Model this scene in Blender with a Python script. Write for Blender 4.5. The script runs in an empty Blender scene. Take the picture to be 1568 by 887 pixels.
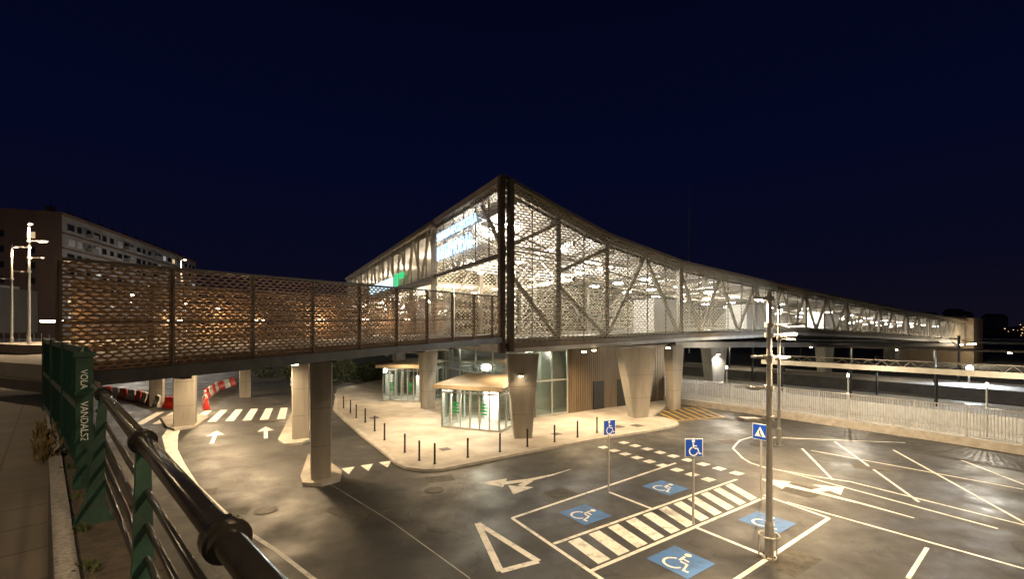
import bpy, math, random
from mathutils import Vector, Matrix
random.seed(7)
D=bpy.data; SC=bpy.context.scene
EYE=6.2
# ------------------------------------------------------------ materials
def mat(name, col, rough=.6, metal=0., noise=None, bump=0., bscale=20., spec=.5, var=.25, streak=False):
    m=D.materials.new(name); m.use_nodes=True; nt=m.node_tree; N=nt.nodes; L=nt.links
    b=N['Principled BSDF']; b.inputs['Roughness'].default_value=rough; b.inputs['Metallic'].default_value=metal
    b.inputs['Specular IOR Level'].default_value=spec
    b.inputs['Base Color'].default_value=(*col,1)
    if noise:
        tc=N.new('ShaderNodeTexCoord'); nz=N.new('ShaderNodeTexNoise'); nz.inputs['Scale'].default_value=noise
        nz.inputs['Detail'].default_value=6; nz.inputs['Roughness'].default_value=.65
        if streak:
            mp=N.new('ShaderNodeMapping'); mp.inputs['Scale'].default_value=(1,1,.15)
            L.new(tc.outputs['Object'],mp.inputs[0]); L.new(mp.outputs[0],nz.inputs['Vector'])
        else: L.new(tc.outputs['Object'],nz.inputs['Vector'])
        r=N.new('ShaderNodeValToRGB'); r.color_ramp.elements[0].position=.3; r.color_ramp.elements[1].position=.7
        r.color_ramp.elements[0].color=(*[c*(1-var) for c in col],1); r.color_ramp.elements[1].color=(*[min(1,c*(1+var)) for c in col],1)
        L.new(nz.outputs['Fac'],r.inputs[0]); L.new(r.outputs[0],b.inputs['Base Color'])
        if bump:
            n2=N.new('ShaderNodeTexNoise'); n2.inputs['Scale'].default_value=bscale; n2.inputs['Detail'].default_value=4
            L.new(tc.outputs['Object'],n2.inputs['Vector'])
            bp=N.new('ShaderNodeBump'); bp.inputs['Strength'].default_value=bump; bp.inputs['Distance'].default_value=.02
            L.new(n2.outputs['Fac'],bp.inputs['Height']); L.new(bp.outputs[0],b.inputs['Normal'])
    return m
def emit(name,col,s):
    m=D.materials.new(name); m.use_nodes=True; b=m.node_tree.nodes['Principled BSDF']
    b.inputs['Base Color'].default_value=(*col,1); b.inputs['Emission Color'].default_value=(*col,1); b.inputs['Emission Strength'].default_value=s
    return m
def M_(nt,op,a,b=None,c=None):
    n=nt.nodes.new('ShaderNodeMath'); n.operation=op
    for i,v in enumerate((a,b,c)):
        if v is None: continue
        if isinstance(v,(int,float)): n.inputs[i].default_value=v
        else: nt.links.new(v,n.inputs[i])
    return n.outputs[0]
def mixc(nt,f,a,b):
    n=nt.nodes.new('ShaderNodeMix'); n.data_type='RGBA'
    if isinstance(f,(int,float)): n.inputs[0].default_value=f
    else: nt.links.new(f,n.inputs[0])
    for i,v in ((6,a),(7,b)):
        if isinstance(v,tuple): n.inputs[i].default_value=(*v,1)
        else: nt.links.new(v,n.inputs[i])
    return n.outputs[2]
def meshmat(name,p,q,col,open_=.8,rough=.45,metal=.35):
    m=mat(name,col,rough,metal,noise=.6,var=.25); nt=m.node_tree; N=nt.nodes; L=nt.links; b=N['Principled BSDF']
    uv=N.new('ShaderNodeUVMap'); sp=N.new('ShaderNodeSeparateXYZ'); L.new(uv.outputs[0],sp.inputs[0])
    U=M_(nt,'DIVIDE',sp.outputs[0],p); V=M_(nt,'DIVIDE',sp.outputs[1],q)
    row=M_(nt,'FLOOR',V); sh=M_(nt,'MULTIPLY',M_(nt,'MODULO',row,2.),.5)
    a=M_(nt,'ABSOLUTE',M_(nt,'SUBTRACT',M_(nt,'FRACT',M_(nt,'ADD',U,sh)),.5))
    a=M_(nt,'MULTIPLY',a,2.); c=M_(nt,'MULTIPLY',M_(nt,'ABSOLUTE',M_(nt,'SUBTRACT',M_(nt,'FRACT',V),.5)),2.)
    f=M_(nt,'ADD',M_(nt,'MULTIPLY',a,a),c)
    al=M_(nt,'GREATER_THAN',f,open_)
    L.new(al,b.inputs['Alpha'])
    bp=N.new('ShaderNodeBump'); bp.inputs['Strength'].default_value=.6; bp.inputs['Distance'].default_value=.02
    L.new(f,bp.inputs['Height']); L.new(bp.outputs[0],b.inputs['Normal'])
    return m
def asphalt_mat():
    m=D.materials.new('asphalt'); m.use_nodes=True; nt=m.node_tree; N=nt.nodes; L=nt.links; b=N['Principled BSDF']
    tc=N.new('ShaderNodeTexCoord'); O=tc.outputs['Object']
    def noise(s,d=6,r=.6):
        n=N.new('ShaderNodeTexNoise'); n.inputs['Scale'].default_value=s; n.inputs['Detail'].default_value=d; n.inputs['Roughness'].default_value=r; L.new(O,n.inputs['Vector']); return n.outputs['Fac']
    def ramp(f,p0,p1):
        n=N.new('ShaderNodeMapRange'); n.inputs[1].default_value=p0; n.inputs[2].default_value=p1; L.new(f,n.inputs[0]); return n.outputs[0]
    c=mixc(nt,ramp(noise(.35),.35,.68),(.023,.0235,.024),(.048,.047,.046))
    c=mixc(nt,M_(nt,'MULTIPLY',ramp(noise(1.7,8,.7),.56,.72),.6),c,(.098,.094,.088))
    c=mixc(nt,M_(nt,'MULTIPLY',ramp(noise(.9,7,.65),.57,.62),.65),c,(.014,.014,.014))
    c=mixc(nt,M_(nt,'MULTIPLY',ramp(noise(60,3),.55,.75),.6),c,(.115,.112,.105))
    vo=N.new('ShaderNodeTexVoronoi'); vo.feature='DISTANCE_TO_EDGE'; vo.inputs['Scale'].default_value=.22
    wn=N.new('ShaderNodeTexNoise'); wn.inputs['Scale'].default_value=1.2; L.new(O,wn.inputs['Vector'])
    va=N.new('ShaderNodeVectorMath'); va.operation='MULTIPLY_ADD'; va.inputs[1].default_value=(1.3,1.3,0); L.new(wn.outputs['Color'],va.inputs[0]); L.new(O,va.inputs[2]); L.new(va.outputs[0],vo.inputs['Vector'])
    cr=M_(nt,'LESS_THAN',vo.outputs['Distance'],.004)
    c=mixc(nt,M_(nt,'MULTIPLY',cr,.6),c,(.010,.010,.010))
    L.new(c,b.inputs['Base Color'])
    rr=N.new('ShaderNodeMapRange'); rr.inputs[1].default_value=.3; rr.inputs[2].default_value=.7; rr.inputs[3].default_value=.34; rr.inputs[4].default_value=.72
    L.new(noise(.6),rr.inputs[0]); L.new(rr.outputs[0],b.inputs['Roughness'])
    bp=N.new('ShaderNodeBump'); bp.inputs['Strength'].default_value=.5; bp.inputs['Distance'].default_value=.012
    L.new(noise(45,4),bp.inputs['Height']); L.new(bp.outputs[0],b.inputs['Normal'])
    return m
def paving_mat(name,c1,c2,mortar,bw,bh,rot=0,rough=.75,off=.5):
    m=D.materials.new(name); m.use_nodes=True; nt=m.node_tree; N=nt.nodes; L=nt.links; b=N['Principled BSDF']
    tc=N.new('ShaderNodeTexCoord'); mp=N.new('ShaderNodeMapping'); mp.inputs['Rotation'].default_value=(0,0,rot); L.new(tc.outputs['Object'],mp.inputs[0])
    br=N.new('ShaderNodeTexBrick'); br.inputs['Scale'].default_value=1; br.offset=off
    br.inputs['Color1'].default_value=(*c1,1); br.inputs['Color2'].default_value=(*c2,1); br.inputs['Mortar'].default_value=(*mortar,1)
    br.inputs['Mortar Size'].default_value=.012; br.inputs['Brick Width'].default_value=bw; br.inputs['Row Height'].default_value=bh
    L.new(mp.outputs[0],br.inputs['Vector'])
    nz=N.new('ShaderNodeTexNoise'); nz.inputs['Scale'].default_value=.8; nz.inputs['Detail'].default_value=8; L.new(tc.outputs['Object'],nz.inputs['Vector'])
    r=N.new('ShaderNodeMapRange'); r.inputs[1].default_value=.35; r.inputs[2].default_value=.7; r.inputs[3].default_value=.72; r.inputs[4].default_value=1.1; L.new(nz.outputs['Fac'],r.inputs[0])
    vm=N.new('ShaderNodeVectorMath'); vm.operation='SCALE'; L.new(br.outputs['Color'],vm.inputs[0]); L.new(r.outputs[0],vm.inputs['Scale'])
    L.new(vm.outputs[0],b.inputs['Base Color']); b.inputs['Roughness'].default_value=rough
    n2=N.new('ShaderNodeTexNoise'); n2.inputs['Scale'].default_value=60; L.new(tc.outputs['Object'],n2.inputs['Vector'])
    bp=N.new('ShaderNodeBump'); bp.inputs['Strength'].default_value=.3; bp.inputs['Distance'].default_value=.01; L.new(n2.outputs['Fac'],bp.inputs['Height']); L.new(bp.outputs[0],b.inputs['Normal'])
    return m
def paint_mat(name,col,wear=.42):
    m=D.materials.new(name); m.use_nodes=True; nt=m.node_tree; N=nt.nodes; L=nt.links; b=N['Principled BSDF']
    tc=N.new('ShaderNodeTexCoord'); nz=N.new('ShaderNodeTexNoise'); nz.inputs['Scale'].default_value=3.; nz.inputs['Detail'].default_value=10; nz.inputs['Roughness'].default_value=.75
    L.new(tc.outputs['Object'],nz.inputs['Vector'])
    r=N.new('ShaderNodeMapRange'); r.inputs[1].default_value=wear-.05; r.inputs[2].default_value=wear+.08; L.new(nz.outputs['Fac'],r.inputs[0])
    c=mixc(nt,r.outputs[0],tuple(x*.45+.03 for x in col),col); L.new(c,b.inputs['Base Color']); b.inputs['Roughness'].default_value=.6
    return m
def glass_mat(name,tint=(.82,.9,.86),mix=.2,rough=.05):
    m=D.materials.new(name); m.use_nodes=True; nt=m.node_tree; N=nt.nodes; L=nt.links
    N.remove(N['Principled BSDF']); t=N.new('ShaderNodeBsdfTransparent'); t.inputs[0].default_value=(*tint,1)
    g=N.new('ShaderNodeBsdfGlossy'); g.inputs['Roughness'].default_value=rough; g.inputs[0].default_value=(.8,.85,.85,1)
    fr=N.new('ShaderNodeFresnel'); fr.inputs[0].default_value=1.5
    mx=N.new('ShaderNodeMixShader'); f=M_(nt,'ADD',M_(nt,'MULTIPLY',fr.outputs[0],.8),mix*.3); L.new(f,mx.inputs[0]); L.new(t.outputs[0],mx.inputs[1]); L.new(g.outputs[0],mx.inputs[2])
    L.new(mx.outputs[0],N['Material Output'].inputs[0]); return m
ASPH=asphalt_mat()
PLAZA=paving_mat('concrete_paving',(.38,.35,.31),(.42,.39,.35),(.27,.25,.22),2.4,1.2,.93)
WALKPAV=paving_mat('sidewalk_paving',(.075,.062,.052),(.10,.084,.068),(.03,.025,.02),.6,.4,.78)
KERB=mat('kerb_concrete',(.38,.36,.33),.75,noise=2.5,bump=.4,bscale=50)
GRAN=mat('granite_kerb',(.24,.23,.22),.8,noise=40,var=.5,bump=.7,bscale=70)
GRAVEL=mat('dirt_strip',(.05,.038,.026),.95,noise=9,var=.6,bump=1,bscale=60)
WHITE=paint_mat('white_road_paint',(.78,.77,.73)); WHITE2=mat('sign_white',(.78,.79,.8),.4)
BLUEP=paint_mat('blue_road_paint',(.05,.16,.42)); BLUES=mat('sign_blue',(.008,.06,.42),.35)
YEL=paint_mat('yellow_road_paint',(.62,.40,.06))
CONC=mat('pillar_concrete',(.30,.275,.24),.75,noise=1.2,bump=.35,bscale=12,streak=True,var=.3)
JOINT=mat('formwork_joint',(.12,.105,.09),.85,noise=5)
DARKC=mat('deck_concrete',(.14,.13,.12),.8,noise=1.,bump=.3)
BRONZE=mat('bronze_steel',(.105,.078,.05),.5,.3,noise=1.5,var=.3)
BEAMD=mat('dark_edge_beam',(.045,.042,.038),.45,.3,noise=1.5,var=.4)
TRUSS=mat('truss_steel',(.18,.155,.12),.5,.2,noise=1.5,var=.2)
MESH_W=meshmat('expanded_mesh_walkway',.22,.082,(.23,.135,.068),.64)
MESH_F=meshmat('expanded_mesh_facade',.42,.17,(.38,.33,.235),.90)
SOFF=mat('soffit_panel',(.38,.36,.33),.6,noise=.5,var=.12)
CANOPY=mat('canopy_metal',(.34,.28,.20),.5,.2,noise=1.,var=.2)
CORR=mat('corrugated_cladding',(.17,.13,.088),.5,.35,noise=1.,streak=True)
FLOORM=mat('hall_floor',(.30,.29,.28),.35,noise=1)
DKMET=mat('dark_metal',(.035,.035,.033),.4,.5,noise=4)
IRON=mat('manhole_iron',(.07,.062,.055),.6,.4,noise=14,var=.5,bump=.8,bscale=30)
GALV=mat('galvanised_steel',(.44,.43,.41),.45,.45,noise=8,var=.15)
FENCEM=mat('fence_bars',(.48,.48,.48),.45,.3,noise=5,var=.12)
GREEN=mat('green_paint',(.006,.030,.021),.42,.1,noise=9,var=.5,bump=.1,bscale=14)
BLKRAIL=mat('rail_black_gloss',(.016,.015,.014),.18,.3,noise=12,var=.3,bump=.04,bscale=60)
GLASS=glass_mat('glass'); GLASSD=glass_mat('glass_greenish',(.60,.70,.60),.5,.1)
REDP=mat('red_plastic',(.55,.03,.02),.45,noise=3); WHP=mat('white_plastic',(.65,.63,.6),.45,noise=3)
APT1=mat('apartment_render',(.17,.16,.155),.85,noise=.25,var=.3,streak=True); APT2=mat('apartment_gable',(.095,.055,.04),.85,noise=.3,var=.2,streak=True)
WDARK=mat('window_dark',(.012,.014,.018),.15); FRAMEW=mat('window_frame',(.42,.42,.42),.5); SHUT=mat('window_shutter',(.30,.30,.31),.6,noise=4)
E_WARM=emit('lamp_warm',(1,.80,.50),40); E_WHITE=emit('lamp_white',(1,.96,.88),36); E_SOFT=emit('lit_window',(1,.74,.42),.55); E_COOL=emit('lit_window_cool',(.7,.75,.8),.22)
E_BLUE=emit('sign_letters_blue',(.30,.56,1),2.8); E_GREEN=emit('sign_green',(.02,.55,.20),1.1); E_SIGNW=emit('sign_lightbox',(.6,.85,1),1.5); E_TOWN=emit('town_lights',(1,.6,.25),3)
VEG=mat('foliage',(.045,.06,.02),.9,noise=3,var=.5); WEED=mat('dry_weed',(.10,.075,.025),.9,noise=5,var=.5)
TERR=mat('terrain_dark',(.03,.032,.025),.95,noise=.05,var=.4); BALL=mat('ballast',(.07,.062,.055),.95,noise=6,var=.4,bump=.8,bscale=15)
GLETTER=mat('vinyl_green',(.02,.22,.09),.4)
GRAF=mat('graffiti_paint',(.50,.55,.57),.5,noise=30,var=.4)
PATCH=mat('asphalt_patch',(.065,.06,.052),.8,noise=5,var=.45,bump=.4)
# ------------------------------------------------------------ mesh builder
class MB:
    def __init__(s): s.v=[]; s.f=[]; s.m=[]; s.uv=[]; s.mats=[]
    def mi(s,m):
        if m not in s.mats: s.mats.append(m)
        return s.mats.index(m)
    def face(s,pts,m,uv=None):
        b=len(s.v); s.v+= [tuple(p) for p in pts]; s.f.append(tuple(range(b,b+len(pts)))); s.m.append(s.mi(m)); s.uv.append(uv or [(0,0)]*len(pts))
    def hexa(s,b4,t4,m):
        b4=[Vector(p) for p in b4]; t4=[Vector(p) for p in t4]
        s.face(b4[::-1],m); s.face(t4,m)
        for i in range(4):
            j=(i+1)%4; s.face([b4[i],b4[j],t4[j],t4[i]],m)
    def prism(s,poly,z0,z1,m,mtop=None,mbot=None):
        n=len(poly); zz0=z0 if isinstance(z0,list) else [z0]*n; zz1=z1 if isinstance(z1,list) else [z1]*n
        a=sum(poly[i][0]*poly[(i+1)%n][1]-poly[(i+1)%n][0]*poly[i][1] for i in range(n))
        if a<0: poly=poly[::-1]; zz0=zz0[::-1]; zz1=zz1[::-1]
        B=[(p[0],p[1],zz0[i]) for i,p in enumerate(poly)]; T=[(p[0],p[1],zz1[i]) for i,p in enumerate(poly)]
        s.face(B[::-1],mbot or m); s.face(T,mtop or m)
        for i in range(n):
            j=(i+1)%n; s.face([B[i],B[j],T[j],T[i]],m)
    def box(s,c,size,m,rz=0.):
        hx,hy,hz=[q/2 for q in size]; co,si=math.cos(rz),math.sin(rz)
        def P(x,y,z): return (c[0]+x*co-y*si,c[1]+x*si+y*co,c[2]+z)
        s.hexa([P(-hx,-hy,-hz),P(hx,-hy,-hz),P(hx,hy,-hz),P(-hx,hy,-hz)],[P(-hx,-hy,hz),P(hx,-hy,hz),P(hx,hy,hz),P(-hx,hy,hz)],m)
    def beam(s,p0,p1,w,h,m,up=(0,0,1)):
        p0=Vector(p0);p1=Vector(p1); d=(p1-p0).normalized(); u=Vector(up)
        if abs(d.dot(u))>.98: u=Vector((1,0,0))
        x=d.cross(u).normalized()*w/2; y=x.cross(d).normalized()*h/2
        s.hexa([p0-x-y,p0+x-y,p0+x+y,p0-x+y],[p1-x-y,p1+x-y,p1+x+y,p1-x+y],m)
    def cyl(s,p0,p1,r0,r1,m,n=12):
        p0=Vector(p0);p1=Vector(p1); d=(p1-p0).normalized(); u=Vector((0,0,1)) if abs(d.z)<.9 else Vector((1,0,0))
        x=d.cross(u).normalized(); y=x.cross(d)
        A=[p0+(x*math.cos(t)+y*math.sin(t))*r0 for t in [2*math.pi*i/n for i in range(n)]]
        B=[p1+(x*math.cos(t)+y*math.sin(t))*r1 for t in [2*math.pi*i/n for i in range(n)]]
        for i in range(n): s.face([A[i],A[(i+1)%n],B[(i+1)%n],B[i]],m)
        s.face(A[::-1],m); s.face(B,m)
    def tube(s,pts,r,m,n=10):
        for a,b in zip(pts,pts[1:]): s.cyl(a,b,r,r,m,n)
    def strip(s,pts,w,m,fn=None):
        fn=fn or (lambda x,y:(x,y,0)); P=[Vector((p[0],p[1],0)) for p in pts]; Lf=[];Rt=[]
        for i,p in enumerate(P):
            d=Vector((0,0,0))
            if i>0: d+=(p-P[i-1]).normalized()
            if i<len(P)-1: d+=(P[i+1]-p).normalized()
            d.normalize(); nrm=Vector((-d.y,d.x,0)); ww=w[i] if isinstance(w,list) else w
            Lf.append(p+nrm*ww/2); Rt.append(p-nrm*ww/2)
        for i in range(len(P)-1):
            s.face([fn(*q.xy) for q in (Rt[i],Rt[i+1],Lf[i+1],Lf[i])],m)
    def obj(s,name,parent=None,smooth=False,loc=None,weld=False):
        me=D.meshes.new(name); me.from_pydata(s.v,[],s.f); me.update()
        for mm in s.mats: me.materials.append(mm)
        ul=me.uv_layers.new(name='UVMap')
        for p in me.polygons:
            p.material_index=s.m[p.index]; p.use_smooth=smooth
            for k,li in enumerate(p.loop_indices): ul.data[li].uv=s.uv[p.index][k]
        if weld:
            import bmesh
            bm=bmesh.new(); bm.from_mesh(me); bmesh.ops.remove_doubles(bm,verts=bm.verts,dist=1e-5); bm.to_mesh(me); bm.free()
        o=D.objects.new(name,me); SC.collection.objects.link(o)
        if loc: o.location=loc
        if parent: o.parent=parent
        return o
def empty(name,loc=(0,0,0)):
    e=D.objects.new(name,None); SC.collection.objects.link(e); e.location=loc; return e
def light(kind,loc,power,col=(1,.72,.38),r=.12,parent=None,spot=150,target=None,name='luminaire_light',blend=.6):
    l=D.lights.new(name,kind); l.energy=power*1.95; l.color=col
    if kind in('POINT','SPOT'): l.shadow_soft_size=r
    if kind=='SPOT': l.spot_size=math.radians(spot); l.spot_blend=blend
    o=D.objects.new(name,l); SC.collection.objects.link(o); o.location=loc
    if target is not None: o.rotation_euler=(Vector(target)-Vector(loc)).to_track_quat('-Z','Y').to_euler()
    if parent: o.parent=parent
    return o
SOD=(1,.71,.40); WRM=(1,.83,.58); NEU=(1,.95,.83)
# ------------------------------------------------------------ ground
g=MB(); g.face([(-2500,-2500,-.06),(2500,-2500,-.06),(2500,2500,-.06),(-2500,2500,-.06)],TERR); g.obj('ground')
a=MB(); a.face([(-70,-8,0),(34,-8,0),(34,12,0),(25.6,22.4,0),(13.6,38.9,0),(8,60,0),(-60,75,0),(-85,60,0)],ASPH); a.obj('asphalt_road')
plz=[(-18,47),(-13.6,34.7),(-9.44,27.6),(-5.9,21.9),(-5.4,21.0),(-4.7,20.2),(-3.8,19.85),(-3.1,19.95),(-2.45,20.4),(.52,22.6),(4.16,25.1),(8.53,27.7),(10.2,28.9),(10.8,29.6),(10.95,30.4),(10.6,31.4),(9.9,32.3),(15,41),(2,60),(-15,60)]
p=MB(); p.prism(plz,-.02,.12,KERB,PLAZA); 
def offs(poly,d):
    out=[]
    for i,q in enumerate(poly):
        a_=Vector(poly[i-1]);b_=Vector(q);c_=Vector(poly[(i+1)%len(poly)])
        t=((b_-a_).normalized()+(c_-b_).normalized()).normalized(); out.append((b_.x-t.y*d,b_.y+t.x*d))
    return out
inner=offs(plz,.28)
for i in range(16):
    p.face([(*plz[i],.124),(*plz[i+1],.124),(*inner[i+1],.124),(*inner[i],.124)],KERB)
for x,y,w_ in ((6.6,28.6,.7),(7.9,28.9,.7),(-9.5,31.5,.6),(-3.4,23.2,.5),(2.6,26.6,.5)): p.box((x,y,.118),(w_,w_,.02),IRON,.6)
p.obj('plaza_pavement')
for nm,pl in (('traffic_island',[(-8.75,18.9),(-8.3,18.1),(-7.5,18.0),(-7.0,18.6),(-7.3,19.6),(-9.5,22.5),(-9.9,22.2)]),
              ('traffic_island',[(-12.9,25.2),(-12.1,24.3),(-11.3,24.5),(-11.2,25.6),(-14.8,34),(-16.2,33.6)]),
              ('traffic_island',[(-21.6,28.6),(-20.6,27.9),(-19.9,28.8),(-21.2,32.0),(-24.5,34),(-24.2,31.5)])):
    q=MB(); q.prism(pl,-.02,.14,KERB,PLAZA); q.obj(nm)
# ------------------------------------------------------------ markings
mk=MB(); cnt=[0]
def lay(z=.004):
    cnt[0]+=1; zz=z+cnt[0]*.00003
    return lambda x,y:(x,y,zz)
def ln(pts,w=.12,m=WHITE): mk.strip(pts,w,m,lay())
def pg(pts,m=WHITE,z=.004):
    f=lay(z); 
    ar=sum(pts[i][0]*pts[(i+1)%len(pts)][1]-pts[(i+1)%len(pts)][0]*pts[i][1] for i in range(len(pts)))
    if ar<0: pts=pts[::-1]
    mk.face([f(*q) for q in pts],m)
ln([(-21.3,28.9),(-19.9,26.6),(-17.5,23.5),(-15.2,21),(-12.5,18.1),(-10.4,16.1),(-8.5,14.3),(-6.6,12.8),(-5,11.4),(-2,9)],[.7,.75,.5,.28,.16,.15,.14,.13,.12,.12])
ln([(-7.28,18.3),(-3.87,14.71),(-1.04,11.36)],.035,KERB)
ln([(-17.0,44),(-12.9,34.2),(-8.9,27.2),(-5.9,22.4)],.12)
for i in range(10):
    t=i/9.; x=-24.6+t*9.4; y=29.7+t*2.1
    pg([(x,y),(x+.52,y+.12),(x-1.5,y+4.6),(x-2.0,y+4.5)])
def arrow(o,d,L=3.6):
    o=Vector(o); d=Vector(d).normalized(); n=Vector((-d.y,d.x))
    pg([tuple(o-n*.1),tuple(o+n*.1),tuple(o+n*.1+d*L*.6),tuple(o-n*.1+d*L*.6)])
    pg([tuple(o-n*.46+d*L*.6),tuple(o+n*.46+d*L*.6),tuple(o+d*L)])
arrow((-16.3,24.8),(-2.1,3.8)); arrow((-14.0,26.0),(-1.9,3.5)); arrow((-25.3,43.4),(-2.2,3.8))
for x,y in ((-7.6,20.0),(-6.9,20.45),(-6.2,20.95),(-5.5,21.4)):
    pg([(x,y+.35),(x+.5,y+.62),(x+.62,y-.45)])
u=Vector((.818,.575)); 
A0=Vector((1.2,13.2)); B0=Vector((2.0,11.7)); LA=9.9
ln([tuple(A0),tuple(A0+u*LA)]); ln([tuple(B0),tuple(B0+u*LA*.9)])
for i in range(11):
    t=.45+i*.84; a0=A0+u*t; b0=B0+u*t*.92
    w=u*.46
    e=(b0-a0)*.08
    pg([tuple(a0+e),tuple(a0+e+w),tuple(b0-e+w),tuple(b0-e)])
ln([(0,15),(2.0,11.7),(3.4,9.4)]); ln([(0,15),(7.6,21.2)]); ln([(3.7,17.4),(4.85,15.75)]); ln([(5.75,14.3),(7.0,12.4)]); ln([(4.6,10.6),(10.4,15.0)]); ln([(9.4,17.1),(10.4,15.0)]); 
for P0,P1,n in (((4.7,24.2),(8.4,18.4),9),((6.0,25.2),(10.0,19.2),9)):
    P0=Vector(P0);P1=Vector(P1);d=(P1-P0)/n; nn=Vector((-d.y,d.x)).normalized()*.25
    for i in range(n): 
        q=P0+d*i; pg([tuple(q-nn),tuple(q+d*.55-nn),tuple(q+d*.55+nn),tuple(q+nn)])
ln([(2.6,20.25),(1.7,19.45),(.7,18.8),(-.35,18.4)],[.05,.16,.30,.36]); pg([(-1.35,18.45),(-.2,19.0),(-.35,17.95)]); ln([(.75,18.75),(.35,18.1)],.30); pg([(-.15,18.15),(.85,17.95),(.05,17.15)])
ln([(13.2,15.0),(12.4,16.3),(11.5,17.5),(10.9,18.2)],[.06,.18,.32,.38]); pg([(10.3,18.95),(11.35,18.6),(10.5,17.75)]); ln([(11.5,17.5),(12.2,17.7)],.32); pg([(12.0,18.25),(13.0,17.9),(12.3,17.1)])
for a_,b_ in (((-1.1,14.6),(.7,12.2)),((.7,12.2),(-.3,11.7)),((-.3,11.7),(-1.1,14.6))): ln([a_,b_],.2)
for pts in ([(15.1,23.8),(13.2,18.8)],[(17.8,25.2),(14.6,16.4)],[(19.6,23.5),(16.4,14.6)],[(21.3,21.7),(19.8,15.6)],[(9.85,16.4),(13.24,11.83),(15.2,9.2)],[(13.73,18.63),(16.2,14.47),(17.9,11.5)],[(15.3,23.4),(19.8,17.7)],
    [(9.84,11.36),(11.77,12.96)],[(13.5,9.4),(15.0,10.6)],[(13.92,26.4),(12.8,25.6),(12.19,24.8),(11.5,23.8),(11.29,22.8),(11.1,22),(11.07,21.2),(11.35,20.5),(11.89,20.0),(12.7,19.3),(13.73,18.6)],[(11.9,20),(15.1,14.2)],[(13.9,26.4),(21.5,25.0)]): ln(pts,.1)
for i in range(7):
    t=i/6.; ln([(10.9+t*4,35.3+t*1.0),(11.2+t*3.8,31.2+t*1.2)],.13,YEL)
ln([(11,31),(15.1,32.4)],.13,YEL); ln([(10.9,35.4),(14.9,36.4)],.13,YEL)
def wheelchair(mb,fn,m,s=1.):
    F=lambda x,y: fn(x*s,y*s)
    mb.face([F(-.05+.09*math.cos(t),.38+.09*math.sin(t)) for t in [i*math.pi/5 for i in range(10)]],m)
    mb.strip([(-.06,.26),(-.03,.0)],.075,m,F); mb.strip([(-.0,.12),(.16,.10)],.055,m,F); mb.strip([(.02,-.03),(.2,-.04),(.3,-.34),(.42,-.32)],.07,m,F)
    mb.strip([(-.04+.24*math.cos(t),-.2+.24*math.sin(t)) for t in [math.radians(k) for k in range(110,350,18)]],.065,m,F)
for (x,y) in ((6.0,17.9),(2.45,15.3),(8.2,14.7),(4.5,12.2)):
    s=1.12; o=Vector((x,y)); ex=Vector((.58,-.81)); ey=Vector((.81,.58))
    h=.56*s; f=lay(.008)
    mk.face([f(*(o+ex*a_+ey*b_)) for a_,b_ in ((-h,-h),(h,-h),(h,h),(-h,h))],BLUEP)
    wheelchair(mk,lambda a_,b_,o=o,ex=ex,ey=ey:(*(o+ex*a_+ey*b_),.021),WHITE,s)
mk.obj('road_markings')
pt=MB()
for i,(x,y,w,h,r) in enumerate([(-12,17.2,1.6,.9,.4),(-9.4,15.6,.9,.7,.2),(1.8,17.3,1.1,.9,.6),(7.4,12.3,1.6,1.1,.6),(16.2,20.5,1.5,1.0,-.5),(12.0,25.2,1.1,.9,.2),(-3,19.0,1.2,.8,.3),(11.2,17.6,1.4,1.2,.6),(5,9.9,2.2,1.2,.6),(-5.5,15.5,1.8,1.,-.7)]):
    c,s_=math.cos(r),math.sin(r); pt.face([(x+a*c-b*s_,y+a*s_+b*c,.002+i*.0001) for a,b in ((-w/2,-h/2),(w/2,-h/2),(w/2*.9,h/2),(-w/2,h/2*.85))],PATCH)
pt.obj('asphalt_repair')
for x,y in ((-8.4,15.6),(13.2,24.6),(16.2,20.4),(-3.0,17.6)):
    q=MB(); q.cyl((x,y,-.01),(x,y,.006),.38,.38,PATCH,24); q.cyl((x,y,.006),(x,y,.014),.30,.30,IRON,24); q.obj('manhole_cover')
for x,y in [(-13.0,35.3),(-11.8,33.4),(-10.7,31.4),(-9.6,29.9),(-8.2,27.3),(-7.0,25.1),(-5.3,22.6),(-4.3,21.2),(-3.5,20.7),(-2.1,21.7),(-.6,22.7),(.8,23.7),(2.3,24.7),(3.7,25.8),(5.0,26.9)]:
    q=MB(); q.cyl((x,y,.12),(x,y,.15),.075,.075,DKMET,12); q.cyl((x,y,.15),(x,y,1.02),.045,.045,DKMET,12); q.cyl((x,y,1.02),(x,y,1.05),.052,.04,DKMET,12); q.obj('bollard')
# ------------------------------------------------------------ pillars
def pillar(x,y,wb,wt,db,dt,z1,rz=0.,z0=.0,m=CONC,lean=0):
    q=MB(); c,s_=math.cos(rz),math.sin(rz)
    def R(a,b,z,l=0): return (x+(a+l)*c-b*s_,y+(a+l)*s_+b*c,z)
    bv=.045
    def ring(w,d,z,l,g_=0.): 
        w+=g_; d+=g_
        return [R(a,b,z,l) for a,b in ((-w/2+bv,-d/2),(w/2-bv,-d/2),(w/2,-d/2+bv),(w/2,d/2-bv),(w/2-bv,d/2),(-w/2+bv,d/2),(-w/2,d/2-bv),(-w/2,-d/2+bv))]
    def at(t,g_=0.): return ring(wb+(wt-wb)*t,db+(dt-db)*t,z0+(z1-z0)*t,lean*t,g_)
    A=at(0);B=at(1)
    for i in range(8): q.face([A[i],A[(i+1)%8],B[(i+1)%8],B[i]],m)
    q.face(B,m); q.face(A[::-1],m)
    for t in (.3,.62):   # construction joints, slightly proud
        a_=at(t,.006); b_=at(t+.004,.006)
        for i in range(8): q.face([a_[i],a_[(i+1)%8],b_[(i+1)%8],b_[i]],JOINT)
    return q.obj('concrete_pillar')
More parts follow.
